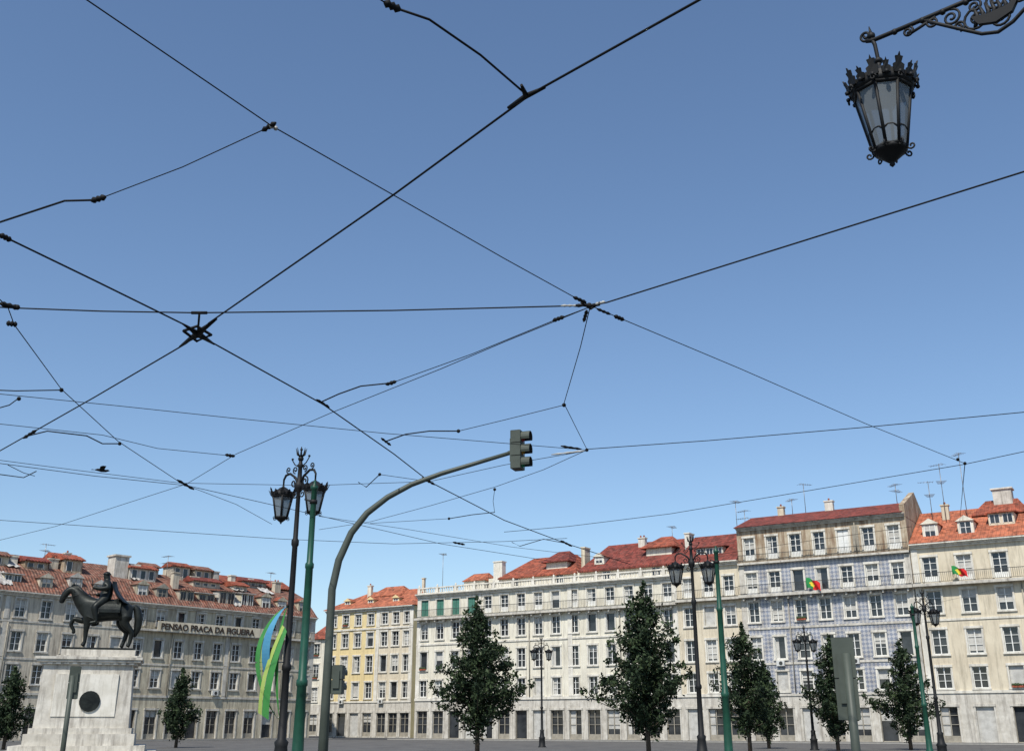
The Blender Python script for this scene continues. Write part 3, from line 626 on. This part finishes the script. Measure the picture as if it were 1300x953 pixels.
mb=MB(); pp=bq(2.2,0); mb.lathe((pp.x,pp.y,0),[(.3,0),(.3,.5),(.2,.7),(.14,1.2),(.12,5.5),(.15,5.55),(.1,5.7),(.09,8.2),(.13,8.3),(.02,8.6)],'iron',14); mb.obj('post',e)

# ------------------------------------------------------------ traffic signals
def signal_head(mb,c,face,w=.28,d=.2,h=.76,k='sig',nl=3):
    c=Vector(c); f=Vector(face).normalized(); r=Vector((-f.y,f.x,0)); up=Vector((0,0,1))
    def B(a0,a1,b0,b1,c0,c1,kk):
        P=[c+f*a+r*b+up*z for z in (c0,c1) for a,b in ((a0,b0),(a1,b0),(a1,b1),(a0,b1))]
        mb.hexa(P,kk)
    hh=h/nl
    for i in range(nl):
        z0=-h/2+i*hh; B(-d/2,d/2,-w/2,w/2,z0+.008,z0+hh-.008,k)
        cc=c+up*(z0+hh/2)+f*(d/2); rl=min(hh,w)*.4
        mb.tube([cc,cc+f*.02],rl,('lens_g','lens_y','lens_r')[i if nl==3 else i*2],14)
        n=10; ro=rl*1.12
        for j in range(n):
            a0=math.radians(-30+240*j/n); a1=math.radians(-30+240*(j+1)/n)
            L=.17
            p=lambda a,x,rr:cc+r*(math.cos(a)*rr)+up*(math.sin(a)*rr)+f*x
            mb.face([p(a0,0,ro),p(a1,0,ro),p(a1,L,ro),p(a0,L,ro)],k,True); mb.face([p(a0,0,ro-.012),p(a1,0,ro-.012),p(a1,L,ro-.012),p(a0,L,ro-.012)],'sigd',True); mb.face([p(a0,L,ro),p(a1,L,ro),p(a1,L,ro-.012),p(a0,L,ro-.012)],k)
    B(-d/2+.01,d/2-.02,-w/2+.02,w/2-.02,-h/2+.0,h/2-.0,'sigd'); B(-d/2-.03,-d/2,-w*.3,w*.3,-h*.3,h*.3,k)
YT=20
e=empty('traffic_light',(0,0,0)); mb=MB()
b=ony(415,864,YT); path=[Vector((b.x,YT,0)),Vector((b.x,YT,b.z)),Vector((b.x,YT,ony(417,800,YT).z))]+[ony(x,y,YT) for x,y in ((421.5,748),(430,711),(446,676),(466,651),(492,631),(522,615),(560,601),(600,589),(650,574))]
mb.tube(path,[.10,.08,.075,.072,.07,.066,.062,.056,.05,.046,.042,.038],'sig',12); mb.lathe((b.x,YT,0),[(.2,0),(.2,.04),(.13,.06),(.12,1.0),(.09,1.05)],'sig',12); mb.obj('mast_arm',e)
mb=MB(); hc=ony(657,571.5,YT); signal_head(mb,hc,(1,-.35,0)); mb.tube([ony(645,575,YT),hc],.04,'sig',8); mb.obj('signal_head',e)
mb=MB(); signal_head(mb,(b.x+.19,YT+.05,2.42),(.2,1,0),.2,.16,.5,nl=2); mb.tube([(b.x,YT,2.5),(b.x+.2,YT+.05,2.5)],.02,'sig',6); mb.obj('lower_signal_head',e)
def back_signal(px,py,Y,w=.28,h=.85):
    p=ony(px,py,Y); e=empty('pedestrian_signal',(p.x,p.y,0)); mb=MB()
    mb.tube([(0,.0,0),(0,.0,p.z-.2)],.055,'sig',10); signal_head(mb,(0,.12,p.z-h/2),(p.x/Y,1,0),w,.2,h,nl=2); mb.obj('signal',e)
back_signal(1072,808,14,.27,1.0); back_signal(94,845,25,.24,.7)

# ------------------------------------------------------------ wires
ew=empty('overhead_tram_wires'); mb=MB()
TH2=.0105; TN=.0056
def wire(pts,r,n=6):
    mb.tube([onz(*p) for p in pts],r,'wire',n)
wire([(1150,-150),(888,0),(675,119),(500,247),(265,410),(252,424),(236,436),(120,504),(0,572),(-200,686)],TH2)
wire([(-260,170),(0,298),(120,356),(236,413),(252,424),(268,434),(410,513),(500,576),(545,611),(640,660),(720,690),(800,716)],TH2)
wire([(-200,384),(0,390),(20,391),(130,395),(250,397),(500,394),(735,388),(750,388),(770,384),(1035,301),(1300,218),(1500,155)],TH2*.85)
wire([(-60,-120),(110,0),(345,160),(500,248),(640,328),(745,386)],TN)
wire([(750,388),(785,403),(940,468),(1100,538),(1225,588)],TN)
mb.tube([onz(1225,588),Vector(rw(66.5,-.2,18.5))],.008,'wire',6)
wire([(0,282),(-80,310)],TN*1.5); wire([(0,282),(82,255),(122,254)],TN*1.9); wire([(122,254),(232,212),(345,160)],TN*.9)
wire([(495,8),(545,25),(610,70),(668,120)],TN*1.7)
wire([(495,8),(440,-30),(380,-80)],TN)
wire([(408,510),(430,500),(458,490),(497,486)],TN*1.9); wire([(497,486),(600,449),(705,406),(748,390)],TN)
wire([(748,390),(640,434),(560,468),(420,524),(300,576),(237,614),(150,642),(70,668),(-60,700)],TN)
wire([(749,390),(737,440),(716,512)],TN*1.1); wire([(716,512),(745,570)],TN*1.1)
wire([(745,570),(900,559),(1100,542),(1300,523),(1500,500)],TN*1.3)
wire([(716,514),(640,533),(582,547)],TN); wire([(582,547),(545,547),(515,551),(490,560)],TN*2)
wire([(745,571),(690,596),(628,618),(545,642),(470,662),(405,672)],TN)
wire([(628,621),(626,636),(628,650)],TN); wire([(628,650),(600,653),(570,658)],TN*1.8); wire([(570,658),(470,664)],TN)
wire([(-60,494),(0,500),(150,515),(300,531),(490,550),(745,571)],TN)
wire([(-30,352),(10,390),(18,412),(78,494),(150,560),(233,615)],TN*1.2)
wire([(-60,493),(20,496),(78,495)],TN*1.6); wire([(-20,523),(12,514),(24,505)],TN*1.6)
wire([(-60,528),(0,538),(130,552),(200,569),(290,578)],TN); wire([(36,553),(60,547),(110,553),(130,563),(152,563)],TN*2)
wire([(-60,575),(0,584),(100,597),(230,613),(398,616),(545,611),(640,590),(745,572)],TN)
wire([(-60,580),(0,588),(120,604),(237,616),(330,637),(430,660),(560,690),(700,712)],TN*1.2)
wire([(-30,595),(0,602),(30,606),(46,598)],TN*1.8); wire([(10,590),(30,600),(44,604)],TN*1.2)
wire([(237,616),(300,640),(345,665)],TN); wire([(-60,655),(0,660),(180,672),(360,684),(500,690),(640,687),(720,683)],TN*1.2)
wire([(405,655),(520,672),(650,694),(800,712)],TN)
wire([(455,612),(465,618),(482,602)],TN*1.8); wire([(482,602),(545,611)],TN)
wire([(650,688),(660,693),(690,684),(722,690)],TN*1.8)
wire([(1400,552),(1300,573),(1225,589),(1000,627),(850,652),(720,668),(640,675)],TN*1.2)
wire([(909,704),(1000,690),(1158,668)],TN)
for p in (-1,1):
    mb.tube([onz(1158,772),Vector(rw(20 if p<0 else 70,-.1,14))],.006,'wire',5)
mb.obj('wires',ew)
mb=MB()
def bead(px,py,r=.035,k='wire',sz=1.0): mb.ball(onz(px,py),r*.85,k,8,sz)
def seg(p,q,r,k='wire'):
    a=onz(*p); b=onz(*q); L=(b-a); r*=.85
    mb.tube([a,a+L*.2,a+L*.35,a+L*.5,a+L*.65,a+L*.8,b],[r*.4,r,r*.6,r,r*.6,r,r*.4],k,8)
c=onz(251,424)
for p,q in (((232,411),(272,437)),((228,440),(275,405))):
    a=onz(*p); b=onz(*q); mb.tube([a,a*.7+b*.3,c,a*.3+b*.7,b],[.012,.03,.05,.03,.012],'wire',8)
mb.tube([onz(233,420),onz(250,433),onz(268,425),onz(250,414),onz(233,420)],.02,'wire',6)
mb.tube([c,onz(253,399)],.014,'wire',6); mb.tube([onz(243,397),onz(263,397)],.02,'wire',6)
mb.tube([onz(645,137),onz(668,122),onz(692,111)],[.012,.024,.012],'wire',8); mb.tube([onz(662,108),onz(668,122)],[.012,.026],'wire',6)
seg((488,3),(508,13),.04); seg((333,166),(350,156),.03); bead(345,160,.03,'insul'); bead(350,163,.025,'insul'); seg((116,255),(134,250),.04)
seg((490,488),(503,484),.035); seg((702,407),(716,402),.035); seg((728,377),(744,384),.03); seg((758,392),(775,399),.025); seg((780,401),(792,406),.035)
seg((728,388),(762,387),.03); bead(748,388,.045); mb.tube([onz(738,384),onz(750,392),onz(762,384)],.016,'wire',6); seg((745,394),(741,408),.03)
seg((712,388),(735,388),.022,'insul'); seg((756,386),(768,383),.025,'insul')
for p in ((716,514),(745,571),(582,547),(497,486),(78,495),(24,506),(152,563),(292,578),(235,615),(628,621),(570,658),(1225,588),(1216,583),(482,602),(545,611),(22,390),(8,388)): bead(p[0],p[1],.04)
seg((738,570),(712,566),.03); seg((700,577),(742,572),.025,'insul'); seg((402,507),(418,517),.03); seg((484,556),(496,565),.03); seg((30,556),(46,546),.04); seg((0,298),(14,305),.04); seg((0,385),(24,391),.045); seg((8,410),(22,412),.05)
seg((225,609),(246,621),.04); seg((536,606),(552,615),.035); seg((286,577),(298,579),.04)
seg((575,688),(590,691),.04); seg((712,686),(726,693),.04)
mb.obj('insulators_and_clamps',ew)

# bird
bpz=ony(129,597,26); e=empty('flying_bird',bpz,.5); mb=MB()
mb.tube([(-.16,0,.0),(-.1,0,.01),(0,0,0),(.1,0,0),(.15,0,.015),(.19,0,.01)],[.01,.03,.04,.032,.025,.004],'wire',8)
for s in (-1,1): mb.face([(.06,s*.02,.02),(.08,s*.15,.09),(-.02,s*.3,.06),(-.06,s*.14,.07),(-.06,s*.02,.01)],'wire')
mb.face([(-.14,-.01,0),(-.14,.01,0),(-.24,.05,0),(-.24,-.05,0)],'wire'); mb.obj('body',e)

# ------------------------------------------------------------ equestrian statue
SY=64; hoof=ony(125,822,SY).z; sx=ony(125,822,SY).x
es=empty('equestrian_statue',(sx,SY,0),math.radians(17))
def skin(name,V,E,Rr,parent,mat='bronze',loc=(0,0,0),sc=1,sub=2,root=0):
    me=bpy.data.meshes.new(name); me.from_pydata(V,E,[]); o=bpy.data.objects.new(name,me); COL.objects.link(o); me.materials.append(M[mat])
    md=o.modifiers.new('Skin','SKIN'); md.use_smooth_shade=True
    for i,r in enumerate(Rr):
        rr=r if hasattr(r,'__len__') else (r,r); me.skin_vertices[0].data[i].radius=rr
        me.skin_vertices[0].data[i].use_root=(i==root)
    s=o.modifiers.new('Sub','SUBSURF'); s.levels=sub; s.render_levels=sub
    o.parent=parent; o.location=loc; o.scale=(sc,)*3; return o
V=[];E=[];RR=[]
def chain(pts,start=None):
    prev=start
    for x,y,z,r in pts:
        V.append((x,y,z)); RR.append(r); i=len(V)-1
        if prev is not None: E.append((prev,i))
        prev=i
    return prev
chain([(.2,0,1.22,.38)]); 
ch=chain([(-.12,0,1.24,.40),(-.45,0,1.32,.39)],0)
nk=chain([(-.68,0,1.54,.32),(-.88,0,1.78,.26),(-1.04,0,1.96,.19),(-1.2,0,1.97,.15),(-1.34,0,1.78,.14),(-1.40,0,1.58,.10),(-1.41,0,1.48,.085)],ch)
rp=chain([(.5,0,1.3,.38),(.78,0,1.36,.35)],0)
chain([(.98,0,1.46,.10),(1.12,0,1.38,.14),(1.22,0,1.05,.16),(1.22,0,.7,.14),(1.13,0,.38,.05)],rp)
chain([(-.5,.2,1.05,.18),(-.62,.21,.92,.13),(-.96,.2,1.0,.10),(-1.02,.2,.78,.07),(-.88,.2,.58,.065),(-.92,.2,.48,.08)],ch)
chain([(-.45,-.2,1.02,.2),(-.46,-.2,.8,.13),(-.47,-.2,.55,.09),(-.46,-.2,.2,.065),(-.5,-.2,.1,.075),(-.54,-.2,.05,.09)],ch)
chain([(.72,.2,1.05,.25),(.58,.21,.86,.18),(.88,.2,.56,.10),(.79,.2,.22,.068),(.75,.2,.1,.075),(.71,.2,.05,.09)],rp)
chain([(.78,-.2,1.05,.25),(.74,-.21,.84,.18),(1.06,-.2,.54,.10),(1.02,-.2,.22,.068),(.98,-.2,.1,.075),(.94,-.2,.05,.09)],rp)
SC=1.66
skin('horse',V,E,RR,es,loc=(0,0,hoof-.02),sc=SC)
V=[];E=[];RR=[]
pv=chain([(.08,0,1.70,.24)]); chs=chain([(.07,0,1.9,.23),(.04,0,2.12,.27)],pv); chain([(.02,0,2.30,.14),(0,0,2.39,.11),(-.03,0,2.47,.13),(-.02,0,2.56,.11)],chs)
for s in (-1,1):
    chain([(-.02,s*.26,1.58,.17),(-.29,s*.42,1.36,.135),(-.2,s*.44,1.05,.095),(-.16,s*.44,.86,.07),(-.3,s*.46,.82,.06),(-.38,s*.47,.82,.04)],pv)
chain([(.06,.26,2.2,.13),(.16,.42,1.97,.10),(-.1,.30,1.84,.08),(-.32,.12,1.84,.065)],chs)
chain([(.04,-.26,2.2,.13),(.10,-.44,2.0,.10),(-.22,-.44,1.98,.075),(-.40,-.42,2.04,.065)],chs)
skin('rider',V,E,RR,es,loc=(0,0,hoof-.02),sc=SC)
mb=MB()
def T(p): return (p[0]*SC,p[1]*SC,p[2]*SC+hoof-.02)
def sheet(fn,nu,nv,k='bronze'):
    for i in range(nu):
        for j in range(nv):
            mb.face([T(fn(i/nu,j/nv)),T(fn((i+1)/nu,j/nv)),T(fn((i+1)/nu,(j+1)/nv)),T(fn(i/nu,(j+1)/nv))],k,True)
sheet(lambda u,v:(.20+.15*math.sin(math.pi*u)+.50*v*v+.03*math.sin(u*16)*v,(u-.5)*(.55+.45*v),2.28-.76*v),14,8)
sheet(lambda u,v:(-.22+.8*u,.45*math.sin((v-.5)*3.3)*1.0,1.22+.46*math.cos((v-.5)*3.3)),6,14)
for s in (-1,1):
    mb.tube([T((-1.08,s*.06,2.07)),T((-1.07,s*.075,2.14)),T((-1.09,s*.06,2.23))],[.07,.065,.01],'bronze',6)
    mb.tube([T((-1.38,s*.09,1.64)),T((-.9,s*.24,1.76)),T((-.3,s*.14,1.83))],.02,'bronze',5)
    mb.tube([T((-.1,s*.44,1.3)),T((-.17,s*.47,.84))],.018,'bronze',5)
pm_=[( -1.12,2.13),(-.98,2.14),(-.82,2.0),(-.68,1.83),(-.54,1.68)]
for i in range(len(pm_)-1):
    a=pm_[i]; b_=pm_[i+1]
    for q in range(4):
        t=q/4; x=a[0]+(b_[0]-a[0])*t; z=a[1]+(b_[1]-a[1])*t
        mb.tube([T((x,0,z-.02)),T((x+.07,-.1,z-.08)),T((x+.12,-.2,z-.28))],[.07,.07,.02],'bronze',5)
mb.tube([T((-.40,-.42,1.9)),T((-.42,-.42,2.1)),T((-.48,-.42,2.34))],[.03,.025,.032],'bronze',6)
mb.lathe(T((-.02,0,2.52)),[(.23,0),(.235,.05),(.19,.09),(.13,.16),(.03,.19)],'bronze',10)
mb.obj('cape_tack_and_sceptre',es)
mb=MB()
W=lambda px:(px-125)/FPX*SY*.975
top=hoof-.03
mb.box(W(86),W(168),-.85,.85,top-.12,top,'bronze'); mb.box(W(84),W(170),-1.0,1.0,top-.45,top-.121,'stone')
z=ony(125,836,SY).z
def tier(xa,xb,d,z0,z1,k='stone'): mb.box(xa,xb,-d,d,z0,z1,k)
tier(W(58),W(180),1.95,z-.12,z+.02); tier(W(60),W(178),1.87,z-.26,z-.121); tier(W(64),W(174),1.74,z-.40,z-.261); tier(W(80),W(173),1.2,z+.021,top-.451)
xa,xb=W(68),W(170)
mb.hexa([(xa-.12,-1.72,1.5),(xb+.12,-1.72,1.5),(xb+.12,1.72,1.5),(xa-.12,1.72,1.5),(xa,-1.6,z-.401),(xb,-1.6,z-.401),(xb,1.6,z-.401),(xa,1.6,z-.401)],'stone')
tier(xa-.3,xb+.3,1.95,1.2,1.499); tier(xa-.5,xb+.5,2.2,.6,1.199); tier(xa-1.1,xb+1.1,2.8,.3,.599); tier(xa-1.7,xb+1.7,3.4,.05,.299)
mb.box(xa+.7,xb-.7,-1.75,-1.6,2.1,z-.9,'white'); mb.tube([(0,-1.83,2.9),(0,-1.70,2.9)],.55,'bronze',20)
for i in range(11): mb.box(xa+.2+i*.43,xa+.45+i*.43,-1.8,-1.742,z-.38,z-.28,'white')
mb.obj('pedestal',es)

# ------------------------------------------------------------ trees
def tree(px,py,H,Rm,seed,dense=1.0,name='evergreen_tree'):
    R=random.Random(seed); d=ray(px,py); Y=(H-EZ)*d.y/d.z; p=ony(px,py,Y)
    e=empty(name,(p.x,p.y,0.0),R.uniform(0,6)); mt=MB(); ml=MB()
    lean=[(R.uniform(-.1,.1)*i,R.uniform(-.1,.1)*i) for i in range(6)]
    tp=[Vector((lean[i][0]*.3,lean[i][1]*.3,H*.93*i/5)) for i in range(6)]
    mt.tube(tp,[.13,.11,.09,.065,.04,.015],'bark',8)
    def tr(z):
        f=z/(H*.93)*5; i=min(4,int(f)); return tp[i].lerp(tp[i+1],f-i)
    def env(z):
        f=(z-.12*H)/(.88*H)
        if f<0: return .2
        return Rm*((f/.16) if f<.16 else (1-(f-.16)/.84)**.95)+.10
    cl=[]
    nl=int(56*dense)
    for i in range(nl):
        z=H*(.14+.78*(i+R.random())/nl); a=i*2.399+R.uniform(-.5,.5); L=env(z)*R.choice([.6,.8,.95,1.05,1.25])
        s=tr(z*.95); dv=Vector((math.cos(a),math.sin(a),R.uniform(.3,.9))); en=s+Vector((dv.x*L,dv.y*L,dv.z*L*.6))
        mid=s.lerp(en,.5)+Vector((0,0,-.08*L)); mt.tube([s,mid,en],[.035,.022,.006],'bark',5)
        k=max(2,int(L/.27))
        for j in range(k):
            t=(j+1)/k; c=s.lerp(en,t)+Vector((R.uniform(-.13,.13),R.uniform(-.13,.13),R.uniform(-.1,.16))); cl.append((c,R.uniform(.16,.32)*(1.1-.35*t)))
    for i in range(9): cl.append((Vector((R.uniform(-.12,.12),R.uniform(-.12,.12),H*(.82+.021*i))),.16-.01*i))
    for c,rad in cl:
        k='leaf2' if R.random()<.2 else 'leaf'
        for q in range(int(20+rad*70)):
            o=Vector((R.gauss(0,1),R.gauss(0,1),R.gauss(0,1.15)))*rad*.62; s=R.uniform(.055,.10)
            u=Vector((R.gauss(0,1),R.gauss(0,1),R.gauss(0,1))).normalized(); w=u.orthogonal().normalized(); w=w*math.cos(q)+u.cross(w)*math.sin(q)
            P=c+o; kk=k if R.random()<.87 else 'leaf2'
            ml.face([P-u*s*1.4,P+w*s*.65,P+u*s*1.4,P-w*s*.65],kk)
    mt.obj('trunk_and_limbs',e); ml.obj('foliage',e)
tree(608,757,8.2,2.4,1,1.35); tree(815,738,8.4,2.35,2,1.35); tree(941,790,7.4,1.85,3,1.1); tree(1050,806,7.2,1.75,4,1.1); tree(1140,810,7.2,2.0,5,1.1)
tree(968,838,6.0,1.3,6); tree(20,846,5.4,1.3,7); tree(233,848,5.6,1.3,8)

# ------------------------------------------------------------ light, world, camera
el=math.radians(52); S=Vector((-.34,-.94,0)).normalized()*math.cos(el)+Vector((0,0,math.sin(el)))
sd=bpy.data.lights.new('sun','SUN'); sd.energy=5.0; sd.angle=math.radians(.5); sd.color=(1,.95,.87)
so=bpy.data.objects.new('sun',sd); COL.objects.link(so); so.rotation_euler=S.to_track_quat('Z','Y').to_euler(); so.location=(0,-20,60)
w=bpy.data.worlds.new('World'); scene.world=w; w.use_nodes=True; nt=w.node_tree; nt.nodes.clear()
sk=nt.nodes.new('ShaderNodeTexSky'); sk.sky_type='NISHITA'; sk.sun_disc=False; sk.sun_elevation=el; sk.sun_rotation=math.atan2(S.x,S.y)%(2*math.pi)
sk.air_density=1.1; sk.dust_density=.35; sk.ozone_density=4.5
bg=nt.nodes.new('ShaderNodeBackground'); bg.inputs['Strength'].default_value=.138; ou=nt.nodes.new('ShaderNodeOutputWorld')
nt.links.new(sk.outputs[0],bg.inputs[0]); nt.links.new(bg.outputs[0],ou.inputs[0])
cd=bpy.data.cameras.new('camera'); co=bpy.data.objects.new('camera',cd); COL.objects.link(co); scene.camera=co
cd.sensor_width=36; cd.lens=36*FPX/1300; cd.shift_y=-44.5/1300; cd.clip_end=5000; cd.clip_start=.1
co.location=(0,0,EZ); co.rotation_euler=(math.pi/2+TH,0,0)
scene.view_settings.view_transform='Standard'; scene.view_settings.look='None'; scene.view_settings.exposure=0
